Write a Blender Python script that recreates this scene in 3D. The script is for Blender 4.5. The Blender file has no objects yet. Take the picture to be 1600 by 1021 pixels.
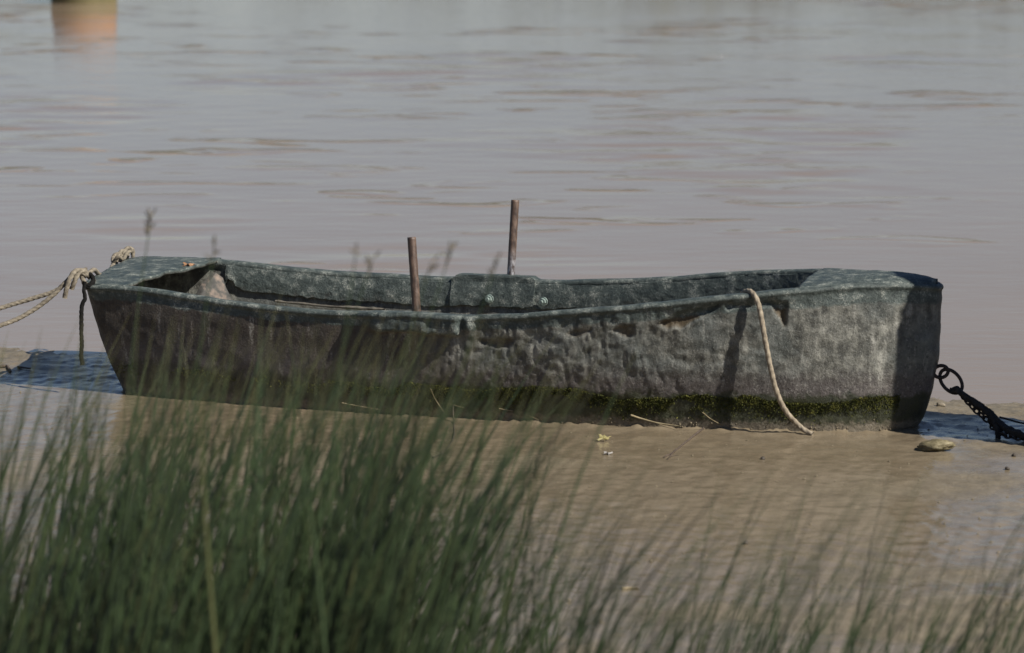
import bpy, math, random
import numpy as np

# ------------------------------------------------------------------ camera, sky, sun, exposure
S = bpy.context.scene
COL = S.collection
rng = np.random.default_rng(11)
random.seed(11)
R_ = math.radians

DEP, FPX, DIST = R_(8.5), 5321.0, 17.0
CAM = np.array([0, -DIST * math.cos(DEP), 0.3 + DIST * math.sin(DEP)])
AX_R = np.array([1, 0, 0.0])
AX_U = np.array([0, math.sin(DEP), math.cos(DEP)])
AX_F = np.array([0, math.cos(DEP), -math.sin(DEP)])

cd = bpy.data.cameras.new('camera')
cd.sensor_width = 36
cd.lens = 36 * FPX / 1600
cd.clip_start, cd.clip_end = 0.5, 6000
cd.dof.use_dof = True
cd.dof.focus_distance = 16.7
cd.dof.aperture_fstop = 3.0
cam = bpy.data.objects.new('camera', cd)
cam.location = CAM
cam.rotation_euler = (math.pi / 2 - DEP, 0, 0)
COL.objects.link(cam)
S.camera = cam

SUN_EL, SUN_AZ = R_(43), R_(32)          # azimuth: from +X (right) towards the camera
SUN = np.array([math.cos(SUN_EL) * math.cos(SUN_AZ), -math.cos(SUN_EL) * math.sin(SUN_AZ), math.sin(SUN_EL)])
W = bpy.data.worlds.new('World')
S.world = W
W.use_nodes = True
wn = W.node_tree
bg = wn.nodes['Background']
sky = wn.nodes.new('ShaderNodeTexSky')
sky.sky_type = 'NISHITA'
sky.sun_disc = False
sky.sun_elevation = SUN_EL
sky.sun_rotation = math.pi / 2 + SUN_AZ
sky.air_density, sky.dust_density, sky.ozone_density = 0.85, 0.0, 2.5
tint = wn.nodes.new('ShaderNodeMix')            # white balance of the whole sky, even in every direction
tint.data_type, tint.blend_type = 'RGBA', 'MULTIPLY'
tint.inputs[0].default_value = 1
tint.inputs[7].default_value = (1.02, 0.955, 0.975, 1)
wn.links.new(sky.outputs[0], tint.inputs[6])
wn.links.new(tint.outputs[2], bg.inputs[0])
bg.inputs[1].default_value = 0.05

sl = bpy.data.lights.new('sun', 'SUN')
sl.energy, sl.angle, sl.color = 5.0, R_(0.53), (1, 0.95, 0.87)
so = bpy.data.objects.new('sun', sl)
so.rotation_euler = (math.pi / 2 - SUN_EL, 0, math.atan2(SUN[1], SUN[0]) + math.pi / 2)
so.location = (20, -10, 25)
COL.objects.link(so)

S.view_settings.view_transform = 'Standard'
S.view_settings.look = 'None'
S.view_settings.gamma = 1
S.view_settings.use_curve_mapping = False
S.view_settings.exposure = 0.43
S.cycles.use_denoising = True
S.cycles.max_bounces = 8

# ------------------------------------------------------------------ helpers
def ray(px, py):
    return AX_F + AX_R * (px - 800) / FPX + AX_U * (510.5 - py) / FPX
def on_z(px, py, z=0.0):
    d = ray(px, py)
    return CAM + d * (z - CAM[2]) / d[2]
def at_depth(px, py, P):
    """point seen at a pixel, at the same distance as the known point P (a number: metres)"""
    f = P if np.isscalar(P) else float((np.asarray(P) - CAM) @ AX_F)
    return CAM + ray(px, py) * f
def sm(a, b, x):
    t = np.clip((x - a) / (b - a), 0, 1)
    return t * t * (3 - 2 * t)

_perm = np.random.default_rng(5).permutation(4096)
_val = np.random.default_rng(6).random(4096) * 2 - 1
def vnoise(x, y, z=0.0):
    x, y, z = np.broadcast_arrays(np.asarray(x, float), np.asarray(y, float), np.asarray(z, float))
    xi, yi, zi = np.floor(x).astype(int), np.floor(y).astype(int), np.floor(z).astype(int)
    fx, fy, fz = x - xi, y - yi, z - zi
    fx, fy, fz = (t * t * t * (t * (t * 6 - 15) + 10) for t in (fx, fy, fz))
    def h(a, b, c):
        return _val[_perm[(_perm[(_perm[a & 4095] + b) & 4095] + c) & 4095]]
    r = 0
    for dx in (0, 1):
        for dy in (0, 1):
            for dz in (0, 1):
                r = r + h(xi + dx, yi + dy, zi + dz) * (fx if dx else 1 - fx) * (fy if dy else 1 - fy) * (fz if dz else 1 - fz)
    return r
def fbm(x, y, z=0.0, o=4):
    r, a, f = 0, 1.0, 1.0
    for k in range(o):
        r = r + a * vnoise(x * f + 17.3 * k, y * f - 9.1 * k, np.asarray(z) * f + 3.7 * k)
        a *= 0.5
        f *= 2.03
    return r

def link(name, V, F, mat=None, parent=None, smooth=True, attrs=None):
    me = bpy.data.meshes.new(name)
    V = np.array(V, float).reshape(-1, 3)
    if parent is not None and parent.name == 'rowing_boat':
        V[:, 1] *= -1                       # boat axes count v towards the near side
    F = [tuple(int(i) for i in f) for f in F] if not isinstance(F, np.ndarray) else F.tolist()
    me.from_pydata(V.tolist(), [], F)
    if smooth:
        me.polygons.foreach_set('use_smooth', [True] * len(me.polygons))
    if attrs:
        for k, v in attrs.items():
            a = me.attributes.new(k, 'FLOAT', 'POINT')
            a.data.foreach_set('value', np.asarray(v, np.float32).ravel())
    me.update()
    o = bpy.data.objects.new(name, me)
    if mat:
        me.materials.append(mat)
    COL.objects.link(o)
    if parent:
        o.parent = parent
    return o
def tag(o, label=None, cat=None, group=None, kind=None):
    for k, v in (('label', label), ('category', cat), ('group', group), ('kind', kind)):
        if v:
            o[k] = v
    return o
def empty(name, loc=(0, 0, 0), rz=0.0):
    o = bpy.data.objects.new(name, None)
    o.location = loc
    o.rotation_euler = (0, 0, rz)
    o.empty_display_size = 0.1
    COL.objects.link(o)
    return o
def grid_faces(n, m, wrap_n=False, wrap_m=False, flip=False):
    i = np.arange(n if wrap_n else n - 1)[:, None]
    j = np.arange(m if wrap_m else m - 1)[None, :]
    i2, j2 = (i + 1) % n, (j + 1) % m
    f = np.stack(np.broadcast_arrays(i * m + j, i2 * m + j, i2 * m + j2, i * m + j2), -1).reshape(-1, 4)
    return f[:, ::-1] if flip else f
def spline(P, n):
    """Catmull-Rom through P resampled to n points evenly by length"""
    P = np.asarray(P, float)
    Q = np.vstack([2 * P[0] - P[1], P, 2 * P[-1] - P[-2]])
    out = []
    for k in range(len(P) - 1):
        p0, p1, p2, p3 = Q[k:k + 4]
        t = np.linspace(0, 1, 24, endpoint=False)[:, None]
        out.append(0.5 * (2 * p1 + (p2 - p0) * t + (2 * p0 - 5 * p1 + 4 * p2 - p3) * t ** 2 + (3 * p1 - p0 - 3 * p2 + p3) * t ** 3))
    out = np.vstack(out + [P[-1:]])
    s = np.r_[0, np.cumsum(np.linalg.norm(np.diff(out, axis=0), axis=1))]
    t = np.linspace(0, s[-1], n)
    return np.stack([np.interp(t, s, out[:, k]) for k in range(out.shape[1])], 1)
def frames(C):
    T = np.gradient(C, axis=0)
    T /= np.linalg.norm(T, axis=1)[:, None] + 1e-12
    N = np.zeros_like(C)
    v = np.cross(T[0], [0.3, 0.2, 0.93])
    N[0] = v / np.linalg.norm(v)
    for k in range(1, len(C)):
        v = N[k - 1] - T[k] * (N[k - 1] @ T[k])
        N[k] = v / (np.linalg.norm(v) + 1e-12)
    return T, N, np.cross(T, N)
def tube(C, r, sides=10, strands=0, pitch=0.08, rough=0.0, seed=0.0, caps=True):
    """swept tube; strands > 0 gives the relief of laid rope; r may vary along it"""
    C = np.asarray(C, float)
    T, N, B = frames(C)
    s = np.r_[0, np.cumsum(np.linalg.norm(np.diff(C, axis=0), axis=1))]
    a = np.linspace(0, 2 * math.pi, sides, endpoint=False)
    rr = np.broadcast_to(np.asarray(r, float), (len(C),))[:, None] * np.ones((1, sides))
    if strands:
        ph = strands * (a[None, :] - 2 * math.pi * s[:, None] / pitch)
        rr = rr * (0.84 + 0.2 * np.abs(np.cos(ph / 2)))
    if rough:
        rr = rr * (1 + rough * fbm(s[:, None] * 40 + seed, np.cos(a)[None] * 1.7, np.sin(a)[None] * 1.7, 3))
    V = C[:, None] + rr[..., None] * (np.cos(a)[None, :, None] * N[:, None] + np.sin(a)[None, :, None] * B[:, None])
    F = grid_faces(len(C), sides, wrap_m=True).tolist()
    V = V.reshape(-1, 3)
    if caps:
        n = len(V)
        V = np.vstack([V, C[:1], C[-1:]])
        for k in range(sides):
            F.append([(k + 1) % sides, k, n])
            F.append([n - sides - 0 + k - 0, n - sides + (k + 1) % sides, n + 1])
    return V, F
def join(parts):
    V, F, n = [], [], 0
    for v, f in parts:
        V.append(np.asarray(v).reshape(-1, 3))
        F += [[int(i) + n for i in q] for q in f]
        n += len(V[-1])
    return np.vstack(V), F

# ---- node materials
class M:
    def __init__(s, name):
        s.m = bpy.data.materials.new(name)
        s.m.use_nodes = True
        s.t = s.m.node_tree
        s.b = s.t.nodes['Principled BSDF']
        s._co = None
    def n(s, ty, **kw):
        o = s.t.nodes.new(ty)
        for k, v in kw.items():
            setattr(o, k, v)
        return o
    def put(s, sock, v):
        if isinstance(v, bpy.types.NodeSocket):
            s.t.links.new(v, sock)
        elif isinstance(v, (tuple, list)) and len(v) == 3 and sock.type == 'RGBA':
            sock.default_value = (*v, 1)
        else:
            sock.default_value = v
    def co(s, scale=(1, 1, 1)):
        if s._co is None:
            s._co = s.n('ShaderNodeTexCoord')
        mp = s.n('ShaderNodeMapping')
        mp.inputs['Scale'].default_value = scale
        s.t.links.new(s._co.outputs['Object'], mp.inputs[0])
        return mp.outputs[0]
    def noise(s, scale, detail=6, rough=0.6, st=(1, 1, 1), dist=0.0):
        o = s.n('ShaderNodeTexNoise')
        s.put(o.inputs['Vector'], s.co(st))
        o.inputs['Scale'].default_value = scale
        o.inputs['Detail'].default_value = detail
        o.inputs['Roughness'].default_value = rough
        o.inputs['Distortion'].default_value = dist
        return o.outputs['Fac']
    def voro(s, scale, st=(1, 1, 1), feature='F1'):
        o = s.n('ShaderNodeTexVoronoi', feature=feature)
        s.put(o.inputs['Vector'], s.co(st))
        o.inputs['Scale'].default_value = scale
        return o.outputs['Distance']
    def attr(s, name):
        return s.n('ShaderNodeAttribute', attribute_name=name).outputs['Fac']
    def math(s, op, a, b=0.0, c=0.0):
        o = s.n('ShaderNodeMath', operation=op)
        s.put(o.inputs[0], a)
        s.put(o.inputs[1], b)
        s.put(o.inputs[2], c)
        return o.outputs[0]
    def rng(s, v, a, b, c=0.0, d=1.0):
        o = s.n('ShaderNodeMapRange', interpolation_type='SMOOTHSTEP')
        s.put(o.inputs[0], v)
        for k, q in zip((1, 2, 3, 4), (a, b, c, d)):
            s.put(o.inputs[k], q)
        return o.outputs[0]
    def mix(s, f, a, b, mode='MIX'):
        o = s.n('ShaderNodeMix', data_type='RGBA', blend_type=mode)
        s.put(o.inputs[0], f)
        s.put(o.inputs[6], a)
        s.put(o.inputs[7], b)
        return o.outputs[2]
    def ramp(s, f, *st):
        o = s.n('ShaderNodeValToRGB')
        e = o.color_ramp.elements
        while len(e) < len(st):
            e.new(0.5)
        for k, (p, c) in enumerate(st):
            e[k].position = p
            e[k].color = (*c, 1)
        s.put(o.inputs[0], f)
        return o.outputs[0]
    def bump(s, h, strength=0.5, dist=0.01, prev=None):
        o = s.n('ShaderNodeBump')
        o.inputs['Strength'].default_value = strength
        o.inputs['Distance'].default_value = dist
        s.put(o.inputs['Height'], h)
        if prev is not None:
            s.put(o.inputs['Normal'], prev)
        return o.outputs[0]
    def out(s, color=None, rough=None, normal=None, spec=None, **kw):
        for k, v in (('Base Color', color), ('Roughness', rough), ('Normal', normal), ('Specular IOR Level', spec)):
            if v is not None:
                s.put(s.b.inputs[k], v)
        for k, v in kw.items():
            s.put(s.b.inputs[k.replace('_', ' ')], v)
        return s.m

# ---- hull: weathered tarred skin. attributes: rim (1 on the rolled edge), hgt (metres above the mud), peel
def mat_hull():
    m = M('weathered_hull')
    rim, hgt, peel_shade, lef = m.attr('rim'), m.attr('hgt'), m.attr('peel_shade'), m.attr('left')
    big, mid, fine = m.noise(3.1, 5), m.noise(17, 8, 0.65), m.noise(90, 6, 0.7)
    drip = m.noise(26, 6, 0.6, (1, 1, 0.16))
    side = m.ramp(m.math('ADD', m.math('MULTIPLY', mid, 0.6), m.math('MULTIPLY', drip, 0.4)),
                  (0.34, (0.020, 0.021, 0.018)), (0.45, (0.075, 0.074, 0.062)), (0.54, (0.17, 0.167, 0.142)), (0.68, (0.36, 0.35, 0.30)))
    side = m.mix(m.rng(big, 0.42, 0.62), side, m.ramp(mid, (0.3, (0.04, 0.047, 0.042)), (0.7, (0.15, 0.158, 0.145))))
    brown = m.ramp(m.math('ADD', m.math('MULTIPLY', fine, 0.5), m.math('MULTIPLY', drip, 0.5)),
                   (0.3, (0.016, 0.013, 0.010)), (0.5, (0.045, 0.035, 0.027)), (0.74, (0.12, 0.092, 0.072)))
    side = m.mix(m.math('MULTIPLY', lef, m.rng(mid, 0.25, 0.6, 0.75, 1.0)), side, brown)
    low = m.ramp(m.math('ADD', m.math('MULTIPLY', fine, 0.4), m.math('MULTIPLY', mid, 0.6)),
                 (0.3, (0.036, 0.031, 0.028)), (0.52, (0.092, 0.080, 0.074)), (0.72, (0.17, 0.15, 0.138)))
    hw = m.math('ADD', hgt, m.math('MULTIPLY', m.math('SUBTRACT', mid, 0.5), 0.16))
    side = m.mix(m.rng(hw, 0.33, 0.2), side, low)
    # pale chalky scuffs and drips
    side = m.mix(m.math('MULTIPLY', m.rng(drip, 0.56, 0.68), m.rng(fine, 0.4, 0.62, 0, 0.6)), side, (0.36, 0.35, 0.31))
    side = m.mix(m.rng(m.noise(140, 3, 0.5, (1, 1, .4)), 0.64, 0.75, 0, 0.5), side, (0.025, 0.026, 0.022))
    side = m.mix(m.math('MULTIPLY', m.rng(fine, 0.57, 0.66), m.rng(lef, 0.9, 0.1, 0.05, 0.42)), side, (0.34, 0.335, 0.30))
    side = m.mix(m.math('MULTIPLY', m.rng(fine, 0.42, 0.34), m.rng(lef, 0.9, 0.1, 0.3, 0.8)), side, (0.022, 0.022, 0.018))
    # moss zone, silt at the foot
    mo = m.math('MULTIPLY', m.rng(hw, 0.192, 0.158), m.rng(lef, 1.0, 0.2, 0.6, 1.0))
    side = m.mix(m.math('MULTIPLY', mo, 0.9), side, m.ramp(mid, (0.3, (0.010, 0.013, 0.005)), (0.6, (0.030, 0.036, 0.010)), (0.8, (0.07, 0.07, 0.02))))
    silt = m.math('ADD', hgt, m.math('MULTIPLY', m.math('SUBTRACT', m.noise(38, 7, 0.7), 0.5), 0.11))
    side = m.mix(m.rng(silt, 0.062, 0.022, 0, 0.85), side, m.ramp(fine, (0.3, (0.10, 0.083, 0.06)), (0.7, (0.24, 0.20, 0.145))))
    # peeled patches: brown laminate with the rim's shadow painted in
    side = m.mix(peel_shade, side, m.ramp(fine, (0.3, (0.04, 0.028, 0.014)), (0.7, (0.10, 0.072, 0.036))))
    # blue green rim with lichen
    top = m.ramp(m.math('ADD', m.math('MULTIPLY', fine, 0.45), m.math('MULTIPLY', mid, 0.55)),
                 (0.32, (0.015, 0.021, 0.020)), (0.48, (0.046, 0.060, 0.055)), (0.58, (0.10, 0.118, 0.108)), (0.70, (0.29, 0.30, 0.265)))
    top = m.mix(m.math('MULTIPLY', m.rng(mid, 0.52, 0.62), m.rng(m.noise(210, 3, 0.6), 0.5, 0.62, 0, 0.6)), top, (0.46, 0.46, 0.40))
    rw = m.math('ADD', rim, m.math('MULTIPLY', m.math('SUBTRACT', mid, 0.5), 1.1))
    c = m.mix(m.rng(rw, 0.35, 0.6), side, top)
    nrm = m.bump(m.math('ADD', m.math('MULTIPLY', mid, 1.0), m.math('MULTIPLY', drip, 0.25)), 0.7, 0.008)
    nrm = m.bump(m.math('ADD', fine, m.math('MULTIPLY', m.noise(260, 3, 0.6), 0.4)), 1.0, 0.0045, nrm)
    return m.out(c, m.rng(mid, 0.3, 0.7, 0.45, 0.75), nrm, 0.5)
MH = mat_hull()

def mat_simple(name, stops, scale=30, st=(1, 1, 1), rough=0.7, bscale=80, bstr=0.6, bdist=0.003, spec=0.5, detail=7, metal=0.0):
    m = M(name)
    f = m.noise(scale, detail, 0.62, st)
    c = m.ramp(f, *stops)
    return m.out(c, rough, m.bump(m.noise(bscale, 6, 0.65, st), bstr, bdist), spec, Metallic=metal)
MROPE = mat_simple('pale_rope', ((0.3, (0.08, 0.068, 0.05)), (0.55, (0.20, 0.17, 0.125)), (0.75, (0.32, 0.278, 0.21))), 60, rough=0.9, bscale=300, bdist=0.002)
MROPE2 = mat_simple('tan_rope', ((0.3, (0.16, 0.128, 0.09)), (0.55, (0.28, 0.232, 0.168)), (0.75, (0.38, 0.325, 0.245))), 45, rough=0.85, bscale=260, bdist=0.002)
MCORD = mat_simple('black_cord', ((0.3, (0.005, 0.005, 0.005)), (0.7, (0.014, 0.013, 0.012))), 60, rough=0.9, bscale=250, spec=0.15)
MIRON = mat_simple('rusted_iron', ((0.3, (0.012, 0.010, 0.009)), (0.55, (0.035, 0.025, 0.020)), (0.78, (0.09, 0.055, 0.035))), 40, rough=0.75, bscale=150, bdist=0.002)
MDARK = mat_simple('dark_weathered_rope', ((0.3, (0.010, 0.009, 0.008)), (0.6, (0.030, 0.026, 0.022)), (0.8, (0.06, 0.05, 0.04))), 50, rough=0.9, bscale=200)
MSTRAW = mat_simple('dry_straw', ((0.3, (0.15, 0.115, 0.06)), (0.7, (0.34, 0.28, 0.17))), 30, (1, 1, 1), 0.7)
MTWIG = mat_simple('dark_twig', ((0.3, (0.035, 0.024, 0.018)), (0.7, (0.11, 0.08, 0.06))), 60, (1, 1, 1), 0.8)
MWOOD = mat_simple('driftwood', ((0.3, (0.06, 0.05, 0.025)), (0.52, (0.15, 0.125, 0.065)), (0.75, (0.34, 0.29, 0.18))), 24, (1, 1, 1), 0.7, 60, 0.8, 0.005)
MBARK = mat_simple('old_bark', ((0.3, (0.05, 0.04, 0.03)), (0.7, (0.20, 0.165, 0.13))), 14, (1, 1, 0.2), 0.9, 20, 1.0, 0.02)
def mat_pin():
    m = M('rusty_pin')
    f = m.noise(42, 7, 0.65, (1, 1, 0.5))
    c = m.ramp(f, (0.3, (0.028, 0.018, 0.013)), (0.5, (0.085, 0.052, 0.036)), (0.66, (0.15, 0.095, 0.065)), (0.8, (0.24, 0.18, 0.14)))
    h = m.attr('worn')
    c = m.mix(m.math('MULTIPLY', h, m.rng(f, 0.35, 0.6)), c, (0.34, 0.34, 0.36))
    return m.out(c, m.rng(f, 0.3, 0.7, 0.35, 0.65), m.bump(m.noise(160, 6, 0.7), 0.7, 0.002), 0.6, Metallic=m.math('MULTIPLY', h, 0.6))
MPIN = mat_pin()

def mat_mud():
    m = M('wet_mud')
    big, mid, fine = m.noise(1.1, 5), m.noise(7, 7, 0.65), m.noise(55, 6, 0.7)
    wet = m.attr('wet')
    c = m.ramp(m.math('ADD', m.math('MULTIPLY', mid, 0.5), m.math('MULTIPLY', fine, 0.5)),
               (0.30, (0.070, 0.056, 0.037)), (0.5, (0.172, 0.142, 0.094)), (0.70, (0.27, 0.226, 0.158)))
    smooth_c = m.mix(m.rng(mid, 0.35, 0.65), (0.165, 0.129, 0.085), (0.21, 0.167, 0.113))
    c = m.mix(m.math('MULTIPLY', wet, 0.8), c, smooth_c)
    c = m.mix(m.rng(m.noise(120, 4, 0.6), 0.66, 0.76, 0, 0.5), c, (0.38, 0.33, 0.26))
    c = m.mix(m.rng(m.noise(34, 4, 0.6), 0.68, 0.76, 0, 0.6), c, (0.05, 0.04, 0.03))
    ro = m.math('ADD', m.rng(wet, 0.1, 0.9, 0.45, 0.13), m.math('MULTIPLY', m.math('SUBTRACT', mid, 0.5), 0.15))
    ro = m.math('MAXIMUM', ro, 0.07)
    n1 = m.bump(m.noise(4.5, 4, 0.5), 0.3, 0.014)
    n2 = m.bump(m.math('ADD', m.noise(38, 5, 0.65), m.math('MULTIPLY', fine, 0.6)), 0.7, 0.007, n1)
    m.put(m.t.nodes[-1].inputs['Strength'], m.rng(wet, 0.15, 0.8, 0.8, 0.10))
    return m.out(c, ro, n2, 0.5, IOR=1.36)
MMUD = mat_mud()

def mat_water():
    m = M('muddy_water')
    big = m.noise(0.35, 3, 0.5)
    c = m.mix(big, (0.222, 0.166, 0.110), (0.265, 0.200, 0.137))
    lo = m.noise(0.16, 3, 0.55, (0.6, 1, 1), 0.5)
    w1 = m.noise(1.5, 2, 0.45, (0.55, 1.25, 1), 0.7)
    m.t.nodes[-1].inputs['Rotation'].default_value = (0, 0, 0.12)
    w2 = m.noise(5.5, 3, 0.55, (0.5, 1.2, 1), 0.3)
    crest = m.rng(w1, 0.56, 0.70)
    h = m.math('MULTIPLY', crest, m.rng(lo, 0.46, 0.66, 0.0, 1.0))
    sep = m.n('ShaderNodeSeparateXYZ')          # calmer close to the bank
    m.put(sep.inputs[0], m.co())
    h = m.math('MULTIPLY', h, m.rng(sep.outputs['Y'], 1.5, 16.0, 0.22, 1.0))
    n1 = m.bump(h, 1.0, 0.036)
    n2 = m.bump(w2, 0.45, 0.006, n1)
    return m.out(c, 0.09, n2, 0.5, IOR=1.33)
MWATER = mat_water()

def mat_grass(name, a, b, c3):
    m = M(name)
    v, t = m.attr('vary'), m.attr('along')
    c = m.ramp(v, (0.10, a), (0.45, b), (0.80, b), (0.95, c3))
    c = m.mix(m.rng(t, 0.82, 1.0, 0, 0.5), c, (0.16, 0.13, 0.06))
    return m.out(c, 0.45, None, 0.5)
MGRASS = mat_grass('rush_green', (0.008, 0.014, 0.006), (0.042, 0.066, 0.027), (0.085, 0.092, 0.038))
MSEED = mat_simple('brown_seed', ((0.3, (0.085, 0.07, 0.045)), (0.7, (0.17, 0.14, 0.09))), 90)

# ------------------------------------------------------------------ ground, water
TH = R_(21.5)
O2 = np.array([-0.0592, -0.3913])
A2, N2 = np.array([math.cos(TH), -math.sin(TH)]), np.array([-math.sin(TH), -math.cos(TH)])
def b2w(P):
    """boat axes (along, towards near side, up) to world"""
    P = np.asarray(P, float)
    xy = O2 + P[..., :1] * A2 + P[..., 1:2] * N2
    return np.concatenate([xy, P[..., 2:3]], -1)
def w2b(P):
    P = np.asarray(P, float)
    d = P[..., :2] - O2
    return np.stack([d @ A2, d @ N2, P[..., 2]], -1)

SHORE_P, SHORE_N = np.array([-2.42, 1.10]), np.array([1.55, 4.7]) / math.hypot(1.55, 4.7)
WL = -0.014
FOOT = np.array([[-1.86, .48], [-1.39, .60], [-1.04, .625], [-.573, .625], [-.268, .612], [.269, .575], [.729, .515], [1.329, .405], [1.754, .30], [1.95, .20], [2.05, .09], [2.09, 0]])
def mud_height(x, y):
    q = (x - SHORE_P[0]) * SHORE_N[0] + (y - SHORE_P[1]) * SHORE_N[1]
    q = q + 0.10 * fbm(x * 0.9, y * 0.9, 1.0, 3)
    # slope down into the river, the river bed, the far bank
    h = np.where(q < -0.25, 0.0, -0.055 * (q + 0.25))
    h = np.maximum(h, -1.2)
    h = np.where(y > 128, -1.2 + 2.4 * sm(128, 140, y), h)
    # near bank
    d = -5.6 - y
    h = h + 0.55 * sm(0, 4, d) + 0.5 * sm(3, 12, d) + 0.4 * sm(20, 80, d)
    b = w2b(np.stack([x, y, 0 * x], -1))
    u, v = b[..., 0], b[..., 1]
    front = sm(0.25, 0.55, v) * sm(3.4, 2.4, u)
    near = sm(30, 10, np.hypot(x, y + 2))
    rough = (1 - front * (0.55 + 0.35 * sm(1.9, 1.0, v))) * near
    lump = np.maximum(fbm(x * 6, y * 3.2, 4.0, 4), -0.25)
    h = h + rough * (0.0045 * lump + 0.0036 * fbm(x * 24, y * 14, 2.0, 4)) + near * 0.0014 * fbm(x * 33, y * 17, 9.0, 2)
    h = h + near * 0.016 * np.exp(-((u - 2.5) ** 2 / 0.02 + (v + 0.74) ** 2 / 0.05))
    # silt heaped a little against the foot of the hull
    dd = v - np.interp(u, FOOT[:, 0], FOOT[:, 1])
    h = h + sm(-2.1, -1.6, u) * sm(2.2, 2.0, u) * (dd > -0.12) * np.exp(-np.clip(dd, 0, 9) / 0.028) * (0.004 + (0.2 + 0.8 * sm(-0.4, 0.6, u)) * (0.006 + 0.020 * np.maximum(fbm(x * 26, y * 14, 3.3, 3), -0.3)))
    wet = np.clip(front * (0.48 + 0.42 * sm(2.2, 0.9, v + 0.25 * fbm(x * 2, y * 2, 3.0, 3))) + 0.32 + 0.62 * fbm(x * 1.1, y * 1.6, 7.0, 4), 0, 1)
    return h, wet

def axis(lo, hi, step, far_lo, far_hi, k=26):
    f = np.arange(lo, hi + step / 2, step)
    g = np.linspace(0, 1, k + 1)[1:]
    L = lo - (np.exp(g * math.log((lo - far_lo) / step + 1)) - 1) * step
    H = hi + (np.exp(g * math.log((far_hi - hi) / step + 1)) - 1) * step
    return np.r_[L[::-1], f, H]
xs, ys = axis(-3.0, 3.0, 0.016, -1800, 1800), axis(-6.2, 1.9, 0.018, -900, 2500)
X, Y = np.meshgrid(xs, ys)
Hh, Wet = mud_height(X, Y)
tag(link('mud_ground', np.stack([X, Y, Hh], -1), grid_faces(len(ys), len(xs)), MMUD, attrs={'wet': Wet}), kind='structure')

def build_water():
    wx, wy = axis(-7, 7, 0.07, -1800, 1800, 20), axis(-0.6, 24, 0.045, -3, 139, 50)
    wy = wy[wy > -1.6]
    x, y = np.meshgrid(wx, wy)
    near = sm(80, 25, np.hypot(x, y))
    calm = sm(0.4, 9, y)
    a = sm(-0.1, 0.75, fbm(x * 0.45, y * 0.30, 2.0, 3))
    r = fbm(x * 0.9 + 0.35 * y, y * 2.0 - 0.12 * x, 5.0, 2)
    z = WL + near * (0.012 * a * r + 0.0012 * fbm(x * 2.4, y * 4.2, 8.0, 2)) * (0.12 + 0.88 * calm)
    return link('river_water', np.stack([x, y, z], -1), grid_faces(len(wy), len(wx)), MWATER)
tag(build_water(), kind='structure')

# ------------------------------------------------------------------ boat
boat = empty('rowing_boat', (*O2, 0), -TH)
tag(boat, 'old weathered flat bottomed rowing boat aground on the mud, dark hull with mossy foot', 'boat')
boat_mw = None
NT = np.array([[-2.0, .56, .536], [-1.66, .582, .540], [-1.361, .615, .522], [-.996, .66, .499], [-.65, .68, .493], [-.419, .676, .497], [-.159, .668, .510],
               [.06, .66, .508], [.25, .656, .517], [.479, .651, .543], [.783, .617, .575], [1.073, .554, .615], [1.354, .469, .648], [1.627, .361, .676], [1.84, .255, .687], [2.03, .155, .692], [2.17, .07, .682], [2.235, 0, .668]])
FT = np.array([[-2.31, -.54, .533], [-1.959, -.567, .538], [-1.78, -.581, .536], [-1.422, -.604, .517], [-.896, -.64, .497], [-.479, -.665, .497], [-.2, -.67, .503],
               [.154, -.65, .517], [.505, -.619, .545], [.855, -.574, .589], [1.204, -.509, .633], [1.666, -.356, .677], [1.9, -.25, .688], [2.064, -.155, .692], [2.18, -.075, .682], [2.235, 0, .668]])
NB = np.array([[-1.83, .495], [-1.39, .60], [-1.04, .625], [-.573, .625], [-.268, .612], [.269, .575], [.729, .515], [1.329, .405], [1.754, .30], [1.95, .20], [2.05, .09], [2.09, 0]])
FB = np.array([[-2.06, -.46], [-1.6, -.50], [-1.04, -.545], [-.4, -.56], [.269, -.52], [.729, -.47], [1.329, -.375], [1.754, -.27], [1.95, -.16], [2.05, -.06], [2.08, 0]])
n1, n2, n3 = 640, 260, 80
def ring(n, f, t_pts):
    t = np.vstack([n[:-1], f[::-1], t_pts[1:-1]])
    k = 9
    for _ in range(4):                      # round the corners a little
        e = np.vstack([t[-k:], t, t[:k]])
        t = np.stack([np.convolve(e[:, c], np.hanning(k * 2 + 1) / np.hanning(k * 2 + 1).sum(), 'same')[k:-k] for c in range(t.shape[1])], 1)
    return t
nt, ft = spline(NT, n1), spline(FT, n2)
nb, fb = spline(NB, n1), spline(FB, n2)
tt = np.linspace(ft[0], nt[0], n3)
tb = np.linspace(fb[0], nb[0], n3)
TOP = ring(nt, ft, tt)
BOT2 = ring(nb, fb, tb)
NP_ = len(TOP)
BOT = np.c_[BOT2, np.full(NP_, 0.0)]
tg = np.roll(TOP, -3, 0) - np.roll(TOP, 3, 0)
OUT = np.c_[tg[:, 1], -tg[:, 0], np.zeros(NP_)]
OUT /= np.linalg.norm(OUT, axis=1)[:, None]
if (OUT[n1 // 2] @ np.array([0, 1, 0])) < 0:
    OUT = -OUT
OUT_S = OUT
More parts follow.
